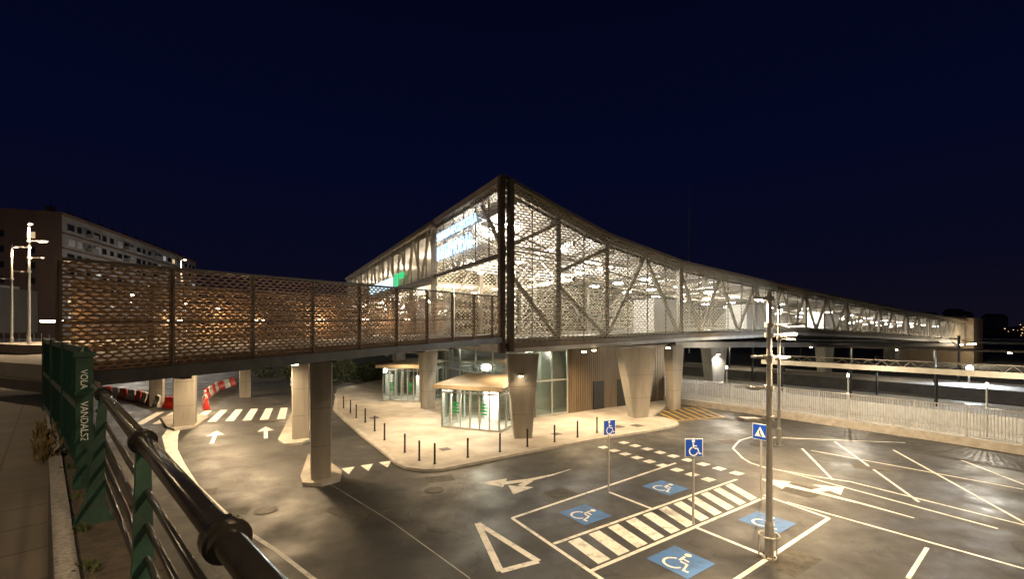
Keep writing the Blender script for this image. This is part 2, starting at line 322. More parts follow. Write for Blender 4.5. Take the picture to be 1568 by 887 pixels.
pillar(.58,25.9,1.0,1.8,.8,.9,4.85,.1)
pillar(8.8,31.9,1.1,2.8,.8,1.0,4.95,.35,lean=-.2)
pillar(12.6,35.6,.8,1.3,.7,.9,4.95,.5)
pillar(21.4,48.4,1.7,3.2,1.0,1.2,4.4,.6); pillar(40,58.5,1.5,3.0,1.0,1.2,4.4,.6); pillar(60,72,1.5,3.0,1.0,1.2,4.4,.6)
pillar(-6.5,35.3,.9,1.3,.7,.9,4.85,.6); pillar(-4.7,42.0,.8,1.2,.7,.9,4.85,.6); pillar(-11.5,46.5,.8,1.2,.7,.9,4.85,.6)
pillar(-7.95,19.0,.75,.85,1.0,1.1,4.85,.45)
pillar(-11.9,25.7,.85,.9,.9,1.0,4.7,.45); pillar(-20.8,29.1,1.1,1.15,.9,.9,4.7,.45); pillar(-29.2,37.6,.9,.9,.9,.9,4.7,.5); pillar(-15.2,33.8,.8,.8,.8,.8,4.7,.5); pillar(-24.5,42,.9,.9,.9,.9,4.7,.5); pillar(-13.9,30.6,.5,.5,.6,.6,4.7,.5)
# ------------------------------------------------------------ footbridge (walkway)
fb=empty('footbridge')
P0=Vector((-9.0,9.1)); P1=Vector((-.62,26.75)); dl=(P1-P0); LW=dl.length; dn=dl.normalized(); nn=Vector((-dn.y,dn.x))
zb=lambda t:5.05+.44*t; zt=lambda t:7.58+.5*t
pan=MB(); fr=MB()
def W(t,off,z): q=P0+dl*t+nn*off; return (q.x,q.y,z)
def side(off,tmax,tmin=0):
    n=24
    for i in range(n):
        t0=tmin+(tmax-tmin)*i/n; t1=tmin+(tmax-tmin)*(i+1)/n
        pan.face([W(t0,off,zb(t0)+.26),W(t1,off,zb(t1)+.26),W(t1,off,zt(t1)),W(t0,off,zt(t0))],MESH_W,[(t0*LW,zb(t0)+.26-.44*t0),(t1*LW,zb(t1)+.26-.44*t1),(t1*LW,zt(t1)-.44*t1),(t0*LW,zt(t0)-.44*t0)])
    t=tmin
    while t<tmax+.001:
        fr.beam(W(t,off+.06,zb(t)+.1),W(t,off+.06,zt(t)+.0),.07,.10,BRONZE,up=(nn.x,nn.y,0)); fr.beam(W(t,off-.02,zb(t)+.25),W(t,off-.02,zt(t)),.05,.02,BRONZE,up=(nn.x,nn.y,0)); t+=2.05/LW
    fr.beam(W(tmin,off,zt(tmin)+.03),W(tmax,off,zt(tmax)+.03),.09,.07,BRONZE)
    fr.beam(W(tmin,off+.05,zb(tmin)+1.3),W(tmax,off+.05,zb(tmax)+1.3),.03,.04,BRONZE)
    fr.beam(W(tmin,off+.01,zb(tmin)+.10),W(tmax,off+.01,zb(tmax)+.10),.16,.30,BEAMD)
side(0,1.0); side(5.6,1.12,.12)
for i in range(12):
    t0=i/12;t1=(i+1)/12
    fr.hexa([W(t0,.1,zb(t0)+.1),W(t1,.1,zb(t1)+.1),W(t1,5.5,zb(t1)+.1),W(t0,5.5,zb(t0)+.1)],[W(t0,.1,zb(t0)+.42),W(t1,.1,zb(t1)+.42),W(t1,5.5,zb(t1)+.42),W(t0,5.5,zb(t0)+.42)],DARKC)
for i in range(9):
    t=i/8.; fr.beam(W(t,.12,zb(t)-.02),W(t,5.5,zb(t)-.02),.2,.22,DKMET)
for t in (.08,.24,.4,.56,.72,.9):
    fr.beam(W(t,5.45,zb(t)+1.35),W(t+.03,5.45,zb(t)+1.35),.05,.05,E_WARM)
for t in (.1,.35,.6,.85): light('POINT',W(t,4.9,zb(t)+1.4),50,SOD,.1,fb)
pan.obj('mesh_panels',fb); fr.obj('frame_and_deck',fb)
dk=MB(); dpoly=[(-36,31),(-22,24.5),(-13.5,21.5),(-7.2,28.5),(-4.6,33.4),(-12.5,49),(-40,52)]
dk.prism(dpoly,4.7,5.25,DARKC,PLAZA); dko=dk.obj('access_deck')
# ------------------------------------------------------------ station building
st=empty('station_building')
def PR(s,off=0.,z=0.):
    e=Vector((-.471,.882)); q=Vector((-.5+1.465*s,27+s))+e*off; return (q.x,q.y,z)
def PL(s,off=0.,z=0.):
    e=Vector((.826,.564)); q=Vector((-.5-.534*s,27+s))+e*off; return (q.x,q.y,z)
TOP=[(0,15.3),(2.44,14.06),(4.95,12.9),(9.68,11.7),(16.2,11.0),(20.6,10.6),(38.3,9.1),(58,8.0)]
BOT=[(0,5.35),(4.95,5.56),(9.68,5.8),(16.2,6.0),(20.6,6.2),(29,5.8),(38.3,5.3),(58,4.1)]
def itp(T,s):
    for (a,za),(b,zb_) in zip(T,T[1:]):
        if s<=b: return za+(zb_-za)*(s-a)/(b-a)
    return T[-1][1]
zT=lambda s:itp(TOP,s); zB=lambda s:itp(BOT,s)
KU=math.hypot(1.465,1); KL=math.hypot(.534,1)
mp=MB(); tr=MB(); rf=MB(); fl=MB(); lt=MB()
S=[0,1.22,2.44,3.7,4.95,7.3,9.68,12.9,16.2,18.4,20.6,25,29,33.6,38.3,43,48,53,58]
WD=12.7
for a_,b_ in zip(S,S[1:]):
    for off in (0,WD):
        mp.face([PR(a_,off,zB(a_)),PR(b_,off,zB(b_)),PR(b_,off,zT(b_)-.25),PR(a_,off,zT(a_)-.25)],MESH_F,[(a_*KU,zB(a_)),(b_*KU,zB(b_)),(b_*KU,zT(b_)),(a_*KU,zT(a_))])
    rf.hexa([PR(a_,-.25,zT(a_)-.22),PR(b_,-.25,zT(b_)-.22),PR(b_,WD+.25,zT(b_)-.22),PR(a_,WD+.25,zT(a_)-.22)],[PR(a_,-.25,zT(a_)),PR(b_,-.25,zT(b_)),PR(b_,WD+.25,zT(b_)),PR(a_,WD+.25,zT(a_))],BRONZE)
    rf.face([PR(a_,.6,zT(a_)-.75),PR(a_,WD-.6,zT(a_)-.75),PR(b_,WD-.6,zT(b_)-.75),PR(b_,.6,zT(b_)-.75)],SOFF)
    fl.hexa([PR(a_,.05,zB(a_)-.55),PR(b_,.05,zB(b_)-.55),PR(b_,WD,zB(b_)-.55),PR(a_,WD,zB(a_)-.55)],[PR(a_,.05,zB(a_)-.02),PR(b_,.05,zB(b_)-.02),PR(b_,WD,zB(b_)-.02),PR(a_,WD,zB(a_)-.02)],FLOORM)
    tr.beam(PR(a_,-.02,zB(a_)-.12),PR(b_,-.02,zB(b_)-.12),.18,.34,BRONZE)
    for off in(.35,WD-.35):
        tr.beam(PR(a_,off,zT(a_)-.45),PR(b_,off,zT(b_)-.45),.3,.32,TRUSS); tr.beam(PR(a_,off,zB(a_)+.15),PR(b_,off,zB(b_)+.15),.3,.3,TRUSS)
s=0
while s<58:
    if s>.01: tr.beam(PR(s,.07,zB(s)),PR(s,.07,zT(s)-.3),.05,.07,BRONZE)
    s+=1.22
for s in (2.44,4.95,9.68,16.2,22,28,34,40,46,52,57.8):
    w=.34 if s<10 else .3
    tr.beam(PR(s,.3,zB(s)-.2),PR(s,.3,zT(s)-.3),w,w,TRUSS,up=(-.471,.882,0)); tr.beam(PR(s,WD-.3,zB(s)-.2),PR(s,WD-.3,zT(s)-.3),w,w,TRUSS,up=(-.471,.882,0))
def dg(s0,f0,s1,f1,off=.32,w=.21):
    z0=zB(s0)+(zT(s0)-.4-zB(s0))*f0; z1=zB(s1)+(zT(s1)-.4-zB(s1))*f1
    tr.beam(PR(s0,off,z0),PR(s1,off,z1),w,w,TRUSS,up=(-.471,.882,0))
dg(.1,.60,2.44,.93); dg(.1,.5,2.44,.02); dg(2.44,.45,4.95,.02); dg(2.5,.55,4.9,.9)
dg(4.95,.02,7.3,.97); dg(7.3,.97,9.6,.02)
bs=[9.68,16.2,22,28,34,40,46,52,57.8]
for a_,b_ in zip(bs,bs[1:]):
    m_=(a_+b_)/2; dg(a_,.98,(a_+m_)/2,.02,w=.19); dg((a_+m_)/2,.02,m_,.98,w=.19); dg(m_,.98,(b_+m_)/2,.02,w=.19); dg((b_+m_)/2,.02,b_,.98,w=.19)
for a_,b_ in zip([0,4.95]+bs,[4.95]+bs):
    if b_>a_:
        dg(a_,.02,(a_+b_)/2,.98,WD-.3,.19); dg((a_+b_)/2,.98,b_,.02,WD-.3,.19)
s=.6
while s<58:
    tr.beam(PR(s,.3,zT(s)-1.0),PR(s,WD-.3,zT(s)-1.0),.14,.36,TRUSS); s+=1.6
for off in (4.2,8.4): 
    for a_,b_ in zip(S,S[1:]): tr.beam(PR(a_,off,zT(a_)-1.35),PR(b_,off,zT(b_)-1.35),.14,.14,TRUSS)
tr.beam((-.62,26.85,4.8),(-.62,26.85,15.25),.34,.34,BRONZE,up=(-.471,.882,0)); tr.beam((-.08,27.05,4.9),(-.08,27.05,15.1),.30,.40,BRONZE,up=(-.471,.882,0))
SL=11.2
def lb(s0,z0,s1,z1,w,h,m=BRONZE,off=0.): tr.beam(PL(s0,off,z0),PL(s1,off,z1),w,h,m)
lb(0,15.15,54,15.15,.35,.42,CANOPY); lb(.2,10.62,SL,10.62,.25,.28); lb(SL,4.8,SL,15,.5,.5,TRUSS); lb(.3,10.62,.3,15,.2,.2,TRUSS)
mp.face([PL(.3,-.02,10.75),PL(SL,-.02,10.75),PL(SL,-.02,14.95),PL(.3,-.02,14.95)][::-1],MESH_F,[(.3*KL,10.75),(SL*KL,10.75),(SL*KL,14.95),(.3*KL,14.95)][::-1])
for i in range(1,6): lb(i*1.87,10.7,i*1.87,15,.07,.09,BRONZE,.06)
for a_,b_ in ((0.4,3.7),(7.4,3.7),(7.4,11)): lb(a_,10.75,b_,14.9,.2,.2,TRUSS,.35)
ZS=10.5
mp.face([PL(SL,-.02,ZS+.2),PL(54,-.02,ZS+.2),PL(54,-.02,14.95),PL(SL,-.02,14.95)][::-1],MESH_F,[(SL*KL,ZS+.2),(54*KL,ZS+.2),(54*KL,14.95),(SL*KL,14.95)][::-1])
lb(SL,ZS,54,ZS,.3,.4)
s=SL
while s<53:
    lb(s,ZS+.1,s+2.15,14.9,.2,.2,TRUSS,.35); lb(s+4.3,ZS+.1,s+2.15,14.9,.2,.2,TRUSS,.35); lb(s,ZS,s,15,.12,.16,BRONZE,.07); lb(s+2.15,ZS,s+2.15,15,.08,.1,BRONZE,.07); s+=4.3
rf.prism([PL(SL,-.25)[:2],PL(54,-.25)[:2],PL(54,16)[:2],PL(SL,16)[:2]],15.05,15.3,BRONZE); 
rf.face([PL(SL,.4,14.6),PL(54,.4,14.6),PL(54,16,14.6),PL(SL,16,14.6)],SOFF)
rf.prism([PL(SL+.5,.3)[:2],PL(54,.3)[:2],PL(54,15.8)[:2],PL(SL+.5,15.8)[:2]],ZS-.35,ZS-.2,SOFF)
fl.prism([PL(SL,0)[:2],PL(54,0)[:2],PL(54,16)[:2],PL(SL,16)[:2]],4.8,5.33,FLOORM,None,DARKC)
for k in range(15):
    s=SL+3+k*2.6
    tr.beam(PL(s,3.2,5.33),PL(s,3.2,ZS-.35),.1,.14,GALV)
tr.beam(PL(SL+3,3.2,8.2),PL(52,3.2,8.2),.08,.12,GALV)
mp.face([PL(SL+3,3.25,5.33),PL(52,3.25,5.33),PL(52,3.25,ZS-.35),PL(SL+3,3.25,ZS-.35)],GLASSD)
for s in (SL+8,SL+17,SL+26,SL+35): lb(s,5.3,s,ZS-.2,.4,.4,TRUSS,.6)
for s in (2.,5.,8.):
    tr.beam(PL(s,6,5.4),PL(s,6,12.0),.22,.22,GALV)
tr.beam(PL(.5,6,9.6),PL(10.5,6,9.6),.2,.3,GALV); tr.beam(PL(.5,6,12.),PL(10.5,6,12.),.2,.3,GALV); tr.beam(PL(2,6,9.6),PL(5,6,12),.15,.15,GALV); tr.beam(PL(8,6,9.6),PL(5,6,12),.15,.15,GALV)
for k in range(9):
    tr.beam(PL(.8+k*1.2,.8,11.4),PL(.8+k*1.2,11.5,10.9),.28,.1,SOFF)
kx=MB()
for s_,o_,w_,d_,h_ in ((12,6,4.5,2.4,3.2),(22,7,5,2.5,3.),(32,6,5,2.4,3.)):
    c=PR(s_,o_,zB(s_)+h_/2); kx.box(c,(w_,d_,h_),SOFF,.6); kx.box((c[0],c[1],c[2]+h_/2+.06),(w_+.3,d_+.3,.12),DKMET,.6)
kx.obj('interior_kiosks',st)
k=0; s=1.2
while s<57:
    for off in (3.,6.4,9.8):
        c=PR(s,off,zT(s)-1.5); lt.cyl(c,(c[0],c[1],c[2]+.1),.42,.42,E_WHITE,14); lt.cyl((c[0],c[1],c[2]+.1),(c[0],c[1],c[2]+.2),.44,.2,GALV,14)
    if k%2==0: light('POINT',PR(s,6.4,zT(s)-2.3),1650 if s<20 else 1450,NEU,.35,st,name='hall_luminaire')
    s+=2.6 if s<20 else 3.6; k+=1
for i in range(9):
    for o_ in (1.6,4.4,7.2):
        c=PL(SL+2+i*4.6,o_,ZS-.42); lt.cyl(c,(c[0],c[1],c[2]+.06),.24,.24,E_WARM,12)
    if i%2==0: light('POINT',PL(SL+2+i*4.6,3,ZS-1.2),900,WRM,.25,st); light('POINT',PL(SL+3+i*4.6,4,13.4),700,WRM,.3,st)
for s_,o_ in ((2.5,3.),(5.5,3.5),(8.5,3.),(4,7.5),(7.,7.8),(2,10),(9.5,9)):
    c=PL(s_,o_,10.75); lt.cyl(c,(c[0],c[1],c[2]+.06),.24,.24,E_WARM,12)
light('POINT',PL(5.5,3.5,10.0),800,WRM,.3,st)
mp.obj('expanded_metal_skin',st); tr.obj('truss',st); rf.obj('roof',st); fl.obj('floor_slab',st); lt.obj('ceiling_luminaires',st)
et=MB()
et.prism([PR(58,-1)[:2],PR(62,-1)[:2],PR(62,13)[:2],PR(58,13)[:2]],-.5,8.3,CORR)
et.prism([PR(57.9,-1.1)[:2],PR(59,-1.1)[:2],PR(59,13)[:2],PR(57.9,13)[:2]],[8.3]*4,[8.3,8.3,9.8,9.8],CORR)
et.obj('end_stair_tower',st)
for s in (52,55,57): 
    lt2=MB(); c=PR(s,-1.4,3.6); lt2.box(c,(.4,.3,.15),E_WARM); lt2.obj('wall_light',st)
light('POINT',(*PR(55,-2.4)[:2],3.2),1400,WRM,.15,st)
cw=MB(); K=[(-9.4,48.0),(1.62,31.6),(13.5,39.7)]
def wallrun(p,q,m,z0,z1,step=None):
    p=Vector(p);q=Vector(q); L_=(q-p).length; d=(q-p)/L_; n_=Vector((d.y,-d.x))
    if step:
        k=int(L_/step)
        for i in range(k):
            a_=p+d*i*step; b_=a_+d*step*.5; c_=a_+d*step
            o_=n_*.05
            cw.face([(*(a_+o_),z0),(*(b_+o_),z0),(*(b_+o_),z1),(*(a_+o_),z1)],m); cw.face([(*(b_+o_),z0),(*b_,z0),(*b_,z1),(*(b_+o_),z1)],m)
            cw.face([(*b_,z0),(*c_,z0),(*c_,z1),(*b_,z1)],m); cw.face([(*c_,z0),(*(c_+o_),z0),(*(c_+o_),z1),(*c_,z1)],m)
    else: cw.face([(*p,z0),(*q,z0),(*q,z1),(*p,z1)],m)
k1=Vector(K[1]); k2=Vector(K[2]); k0=Vector(K[0])
g1=k1+(k2-k1)*.2
for (pa,pb,n) in ((k1,g1,2),(k1,k0,7)):
    wallrun(pa,pb,GLASSD,.12,4.8)
    for i in range(n+1):
        q=pa+(pb-pa)*i/n; cw.box((q.x,q.y,2.46),(.09,.12,4.66),GALV,.6)
    for z in (.2,2.6,4.7): cw.beam((*pa,z),(*pb,z),.1,.09,GALV)
wallrun(g1,k2,CORR,.12,4.9,.22)
for t in (.42,.60): 
    q=k1+(k2-k1)*t; cw.box((q.x,q.y-.06,1.2),(1.1,.12,2.15),DKMET,.6)
wallrun(k2,k2+Vector((-4,8)),CORR,.12,4.9,.3)
cw.prism([(2.2,34.5),(9,39.5),(2,50),(-7,48)],.13,4.7,SOFF)
cw.obj('ground_floor_walls',st)
for q in ((1.2,33.4),(-1.5,37),(-4.3,41),(-7.,45)): 
    b=MB(); b.box((q[0],q[1],4.55),(.9,.12,.06),E_WHITE,.9); b.obj('interior_tube_light',st); light('POINT',(q[0]+.2,q[1]-.1,4.2),80,(.95,1,.80),.2,st)
gb=MB()
gb.beam(PR(9.7,1,4.95),PR(58,1,3.35),.5,.5,DARKC); gb.beam(PR(9.7,WD-1,4.95),PR(58,WD-1,3.35),.5,.5,DARKC)
gb.hexa([(19.5,46.6,4.3),(24.5,48.8,4.3),(23.9,50.2,4.3),(18.9,48,4.3)],[(17.4,45.7,4.9),(26.6,49.7,4.9),(26,51.1,4.9),(16.8,47.1,4.9)],CONC)
gb.obj('deck_girders',st)
ul=MB()
for x,y,z,pw in ((-3.6,25.4,5.2,1150),(-.2,29.2,4.8,500),(4.6,29.2,4.8,1250),(5.6,31.2,4.8,500),(11.2,32.8,4.9,700),(-6.3,30.6,4.8,900),(-8.9,37.0,4.8,750)):
    ul.cyl((x,y,z-.06),(x,y,z),.14,.14,E_WARM,12); light('SPOT',(x,y,z-.15),pw,SOD,.12,st,150,(x,y,0),blend=1.)
ul.obj('soffit_downlights',st)
for x,y,pw in ((.5,25.3,22),(21.5,47.6,420)):
    b=MB(); b.box((x,y,3.7),(.25,.16,.12),DKMET); b.box((x,y-.02,3.62),(.2,.12,.03),E_WARM); b.obj('wall_light',st)
    light('SPOT',(x,y-.4,3.6),pw,SOD if x<20 else NEU,.08,st,140,(x,y-.1,0))
def text(s,loc,size,m,rot,parent,name,ex=.03,sx=1.,off=.012):
    c=D.curves.new(name,'FONT'); c.body=s; c.size=size; c.extrude=ex; c.offset=off*size; c.materials.append(m); o=D.objects.new(name,c); SC.collection.objects.link(o); o.location=loc
    if rot is not None: o.rotation_euler=rot
    o.scale=(sx,1,1); o.parent=parent; return o
sg=empty('station_name_sign')
rotL=math.atan2(-1,.534)
text('SANTIAGO DE COMPOSTELA',PL(9.9,-.3,13.25),.88,E_BLUE,(math.pi/2,0,rotL),sg,'letters_top',sx=.68,off=.0)
text('INTERMODAL',PL(9.9,-.3,11.7),1.55,E_BLUE,(math.pi/2,0,rotL),sg,'letters_bottom',sx=.74,off=.0)
sb=MB(); 
def lbx(s0,s1,z0,z1,m,off): sb.beam(PL(s0,off,(z0+z1)/2),PL(s1,off,(z0+z1)/2),.1,z1-z0,m)
lbx(23,34,10.8,11.9,E_SIGNW,-.3); lbx(20.9,22.3,10.8,12.1,E_GREEN,-.3); lbx(18.8,20.2,11.4,12.0,E_GREEN,-.34)
sb.obj('operator_lightbox_sign')
# ------------------------------------------------------------ entrance pavilions
def pavilion(A,B,back,h,name,power,rise=.0):
    e=empty(name); q=MB(); A=Vector(A);B=Vector(B);Bk=Vector(back); C=B+Bk; E=A+Bk
    d=(B-A).normalized(); n_=Vector((d.y,-d.x)); o=.45
    z0=.12
    def run(p,r,n,door=False):
        for i in range(n+1):
            t=p+(r-p)*i/n; q.box((t.x,t.y,z0+h/2),(.08,.08,h),GALV,math.atan2(d.y,d.x))
        q.beam((*p,z0+.06),(*r,z0+.06),.09,.12,GALV); q.beam((*p,z0+h-.3),(*r,z0+h-.3),.09,.1,GALV); q.beam((*p,z0+h-.04),(*r,z0+h-.04),.12,.18,GALV)
        q.face([(*p,z0+.1),(*r,z0+.1),(*r,z0+h-.1),(*p,z0+h-.1)],GLASS)
        if door:
            for i in range(n):
                if i not in (1,4): continue
                off=Vector(((r-p).normalized().y,-(r-p).normalized().x))*.012
                for k in range(4):
                    j=random.uniform(.1,.25); t0=p+(r-p)*(i+j)/n; t1=p+(r-p)*(i+1-j)/n
                    z=z0+.95+k*.19; q.face([(*(t0+off),z),(*(t1+off),z),(*(t1+off),z+.11),(*(t0+off),z+.11)],GLETTER)
    run(A,B,6,True); run(E,A,4); run(B,C,4); run(E,C,4)
    b4=[A-d*o+n_*o,B+d*o+n_*o,C+d*o-n_*o,E-d*o-n_*o]
    zz=[h+.12,h+.12,h+.12+rise,h+.12+rise]
    q.hexa([(*p,z_+.0) for p,z_ in zip(b4,zz)],[(*p,z_+.17) for p,z_ in zip(b4,zz)],CANOPY)
    q.beam((*b4[0],zz[0]+.09),(*b4[1],zz[1]+.09),.05,.24,CANOPY)
    M=(A+C)/2
    q.box((M.x,M.y,h+.02),(1.8,.16,.06),E_WHITE,math.atan2(d.y,d.x))
    q.box((M.x+.5,M.y+.9,1.1),(1.0,.3,1.9),WHP,math.atan2(d.y,d.x))
    q.obj('frame_glass_canopy',e)
    light('POINT',(M.x,M.y,h-.35),power,(1,.95,.80),.25,e)
pavilion((-4.35,28.4),(-.75,26.95),(1.5,3.4),2.5,'glass_entrance_pavilion',300,.35)
pavilion((-10.9,38.6),(-7.7,38.2),(1.4,3.6),2.9,'glass_entrance_pavilion',70,.2)
# ------------------------------------------------------------ street lamps
def lamp(x,y,z0,top,arms,r=.085,col=SOD,name='street_lamp',spot=160):
    e=empty(name,(x,y,z0)); q=MB(); h=top-z0
    q.cyl((0,0,0),(0,0,.04),r*2.2,r*2.2,GALV,16)
    for k in range(4):
        a_=k*math.pi/2+.6; q.cyl((r*1.7*math.cos(a_),r*1.7*math.sin(a_),.04),(r*1.7*math.cos(a_),r*1.7*math.sin(a_),.09),.02,.02,DKMET,6)
    q.cyl((0,0,.04),(0,0,.9),r*1.35,r*1.3,GALV,16); q.cyl((0,0,.9),(0,0,1.0),r*1.3,r,GALV,16); q.cyl((0,0,1.0),(0,0,h),r,r*.7,GALV,16)
    for az,ang,ln_,lit in arms:
        zz=az-z0; c,s_=math.cos(ang),math.sin(ang)
        q.cyl((0,0,zz-.06),(0,0,zz+.06),r*1.4,r*1.4,GALV,14); q.cyl((0,0,zz),(c*ln_*.5,s_*ln_*.5,zz),.028,.028,GALV,8)
        a0=Vector((c*ln_*.42,s_*ln_*.42,zz)); a1=Vector((c*ln_,s_*ln_,zz+.02)); q.beam(a0,a1,.24,.07,GALV)
        q.beam(a0.lerp(a1,.25)-Vector((0,0,.045)),a0.lerp(a1,.9)-Vector((0,0,.045)),.18,.02,E_WARM if lit else DKMET)
        if lit: 
            p_=a0.lerp(a1,.6)-Vector((0,0,.12)); light('SPOT',p_,lit,col,.1,e,spot,(p_.x+c*.6,p_.y+s_*.6,-z0-1))
    q.obj('pole_and_arms',e)
    return e
lamp(6.98,12.4,0,7.25,[(7.05,2.4,.35,1700),(6.32,.0,.95,1900),(6.05,.2,.75,0),(5.42,.3,.5,0),(5.45,3.2,.45,0),(4.62,3.3,.65,0),(3.8,3.4,.9,0)])
lamp(14.25,24.4,0,7.6,[(7.4,2.5,.5,1700),(5.7,.1,.9,2000),(4.7,.3,.7,0)])
lamp(-31.7,30,4.6,13.3,[(13.1,-.6,.5,1600),(12.0,0,1.2,1800),(11.6,3.3,.7,0),(10.9,.1,.8,0),(10.0,3.2,.9,0)])
lamp(-39.4,36,4.6,12.9,[(12.7,0,.5,1300),(10.2,3.3,1.2,0)])
lamp(-32.6,45,5.25,13.2,[(13.1,0,.5,2200),(11.3,3.2,1.,0),(11.0,0,.9,0)])
lamp(22,8,0,8,[(7.8,2.4,1.2,2600),(7.3,1.2,1.0,2200)])  # out of view, added to light the right foreground
lamp(5.5,-2.5,0,9,[(8.8,1.6,1.3,3400)])  # out of view behind the camera, added to brighten the near asphalt
lamp(-4.6,-4.4,4.6,11.8,[(11.5,.9,1.5,1200)],spot=172)
lamp(-19.5,11.5,4.6,11.8,[(11.5,.6,1.5,900)],spot=165)  # out of view on the left, added to lift the dark terrace
ur=MB()
for x,y,pw in ((-13.2,24.0,900),(-17.5,28,1050),(-22,33,900),(-27,40,900),(-10,20.8,700),(-18,38,700)):
    ur.box((x,y,4.62),(.5,.2,.08),E_WARM,.5); light('SPOT',(x,y,4.5),pw,SOD,.12,dko,165,(x,y,0))
ur.obj('underdeck_luminaires',dko)
# ------------------------------------------------------------ traffic signs
def sign(x,y,h,kind,ang=0.,w=.58,pr=.035):
    e=empty('parking_sign' if kind!='peds' else 'crossing_sign',(x,y,0)); q=MB(); q.cyl((0,0,0),(0,0,h),pr,pr,GALV,10)
    c,s_=math.cos(ang),math.sin(ang)
    F=lambda a_,b_,d=0.: (a_*c+d*s_,a_*s_-d*c,h-w/2+b_)
    def plate(w_,h_,d,m,dy=0): 
        q.hexa([F(-w_/2,-h_/2+dy,d),F(w_/2,-h_/2+dy,d),F(w_/2,-h_/2+dy,d-.012),F(-w_/2,-h_/2+dy,d-.012)],[F(-w_/2,h_/2+dy,d),F(w_/2,h_/2+dy,d),F(w_/2,h_/2+dy,d-.012),F(-w_/2,h_/2+dy,d-.012)],m)
    plate(w,w,.05,WHITE2); plate(w-.05,w-.05,.065,BLUES)
    if kind=='isa': wheelchair(q,lambda a_,b_:F(a_,b_,.0695),WHITE2,w*.95)
    else:
        q.face([F(-.2,-.17,.0665),F(.2,-.17,.0665),F(0,.2,.0665)],WHITE2); q.strip([(-.02,.05),(.0,-.08),(.06,-.15)],.05,DKMET,lambda a_,b_:F(a_,b_,.069))
    q.obj('post_and_plate',e)
sign(5.75,14.5,2.75,'isa',.05); sign(3.7,17.5,2.75,'isa',.5); sign(9.1,16.7,2.75,'peds',-1.0); sign(-15.3,32.2,2.8,'peds',.2,.55)
q=MB(); q.tube([(6.98+.26*math.cos(t),12.4+.26*math.sin(t),.62) for t in [i*math.pi/8 for i in range(17)]],.02,GALV,8)
for t in (0.3,2.4,4.5): q.cyl((6.98+.26*math.cos(t),12.4+.26*math.sin(t),0),(6.98+.26*math.cos(t),12.4+.26*math.sin(t),.62),.02,.02,GALV,8)
q.obj('lamp_guard_hoop')
# ------------------------------------------------------------ barriers
def barrier(x,y,ang,m):
    q=MB(); c,s_=math.cos(ang),math.sin(ang)
    def ring(w,d,z): return [(x+a_*c-b_*s_,y+a_*s_+b_*c,z) for a_,b_ in ((-w/2,-d/2),(w/2,-d/2),(w/2,d/2),(-w/2,d/2))]
    q.hexa(ring(1.38,.48,0),ring(1.38,.44,.22),m); q.hexa(ring(1.34,.44,.2201),ring(1.3,.2,.5),m); q.hexa(ring(1.3,.2,.5001),ring(1.26,.17,.85),m); q.box((x,y,.88),(.25,.12,.06),m,ang); q.obj('traffic_barrier')
def brun(pts):
    k=0
    for a_,b_ in zip(pts,pts[1:]):
        a_=Vector(a_);b_=Vector(b_);L_=(b_-a_).length;n=max(1,int(L_/1.42)); d=(b_-a_)/n
        for i in range(n):
            p_=a_+d*(i+.5); barrier(p_.x,p_.y,math.atan2(d.y,d.x),(REDP,WHP)[k%2]); k+=1
brun([(-38.7,43.4),(-33,40.2),(-28.1,36.6),(-25.8,35.6)]); brun([(-23.6,35.3),(-27.2,40.5),(-30.,46.5),(-31,51)])
# ------------------------------------------------------------ upper street terrace, kerb
te=MB(); ex0=lambda Y:.88-1.028*Y
tp=[(ex0(-12),-12),(ex0(9.1),9.1),(ex0(20),20),(ex0(60),60),(-75,75),(-120,175),(-400,175),(-400,-12)]
te.prism(tp,-.05,4.6,DARKC,WALKPAV); te.obj('upper_sidewalk_terrace')
kb=MB()
def stripq(o0,o1,Y0,Y1,z0,z1,m,n=1):
    for i in range(n):
        a_=Y0+(Y1-Y0)*i/n+.004; b_=Y0+(Y1-Y0)*(i+1)/n-.004
        kb.hexa([(ex0(a_)+o0,a_,z0),(ex0(a_)+o1,a_,z0),(ex0(b_)+o1,b_,z0),(ex0(b_)+o0,b_,z0)],[(ex0(a_)+o0,a_,z1),(ex0(a_)+o1,a_,z1),(ex0(b_)+o1,b_,z1),(ex0(b_)+o0,b_,z1)],m)
stripq(-.80,-.64,-6,24,4.6,4.64,GRAN,30); stripq(-.63,-.02,-6,9,4.6,4.612,GRAVEL)
kb.obj('granite_kerb_strip')
RX=lambda Y:.457-1.015*Y
rl=empty('pipe_railing'); q=MB()
def rp(Y,z,o=0): return (RX(Y)+o,Y,z)
q.cyl(rp(-1.2,5.66),rp(4.5,5.66),.036,.036,BLKRAIL,20)
for z in (5.42,5.26,5.10,4.94): q.cyl(rp(-1.2,z,.02),rp(4.4,z,.02),.016,.016,BLKRAIL,10)
q.obj('tubes',rl,True,weld=True)
q=MB(); dd=Vector((-1.015,1,0)).normalized()
for Y in (.35,1.17,2.2,3.8):
    c=Vector(rp(Y,5.66))
    for a_,r_ in ((-.03,.050),(-.012,.058),(.012,.058)): q.cyl(c+dd*a_,c+dd*(a_+.02),r_,r_,BLKRAIL,20)
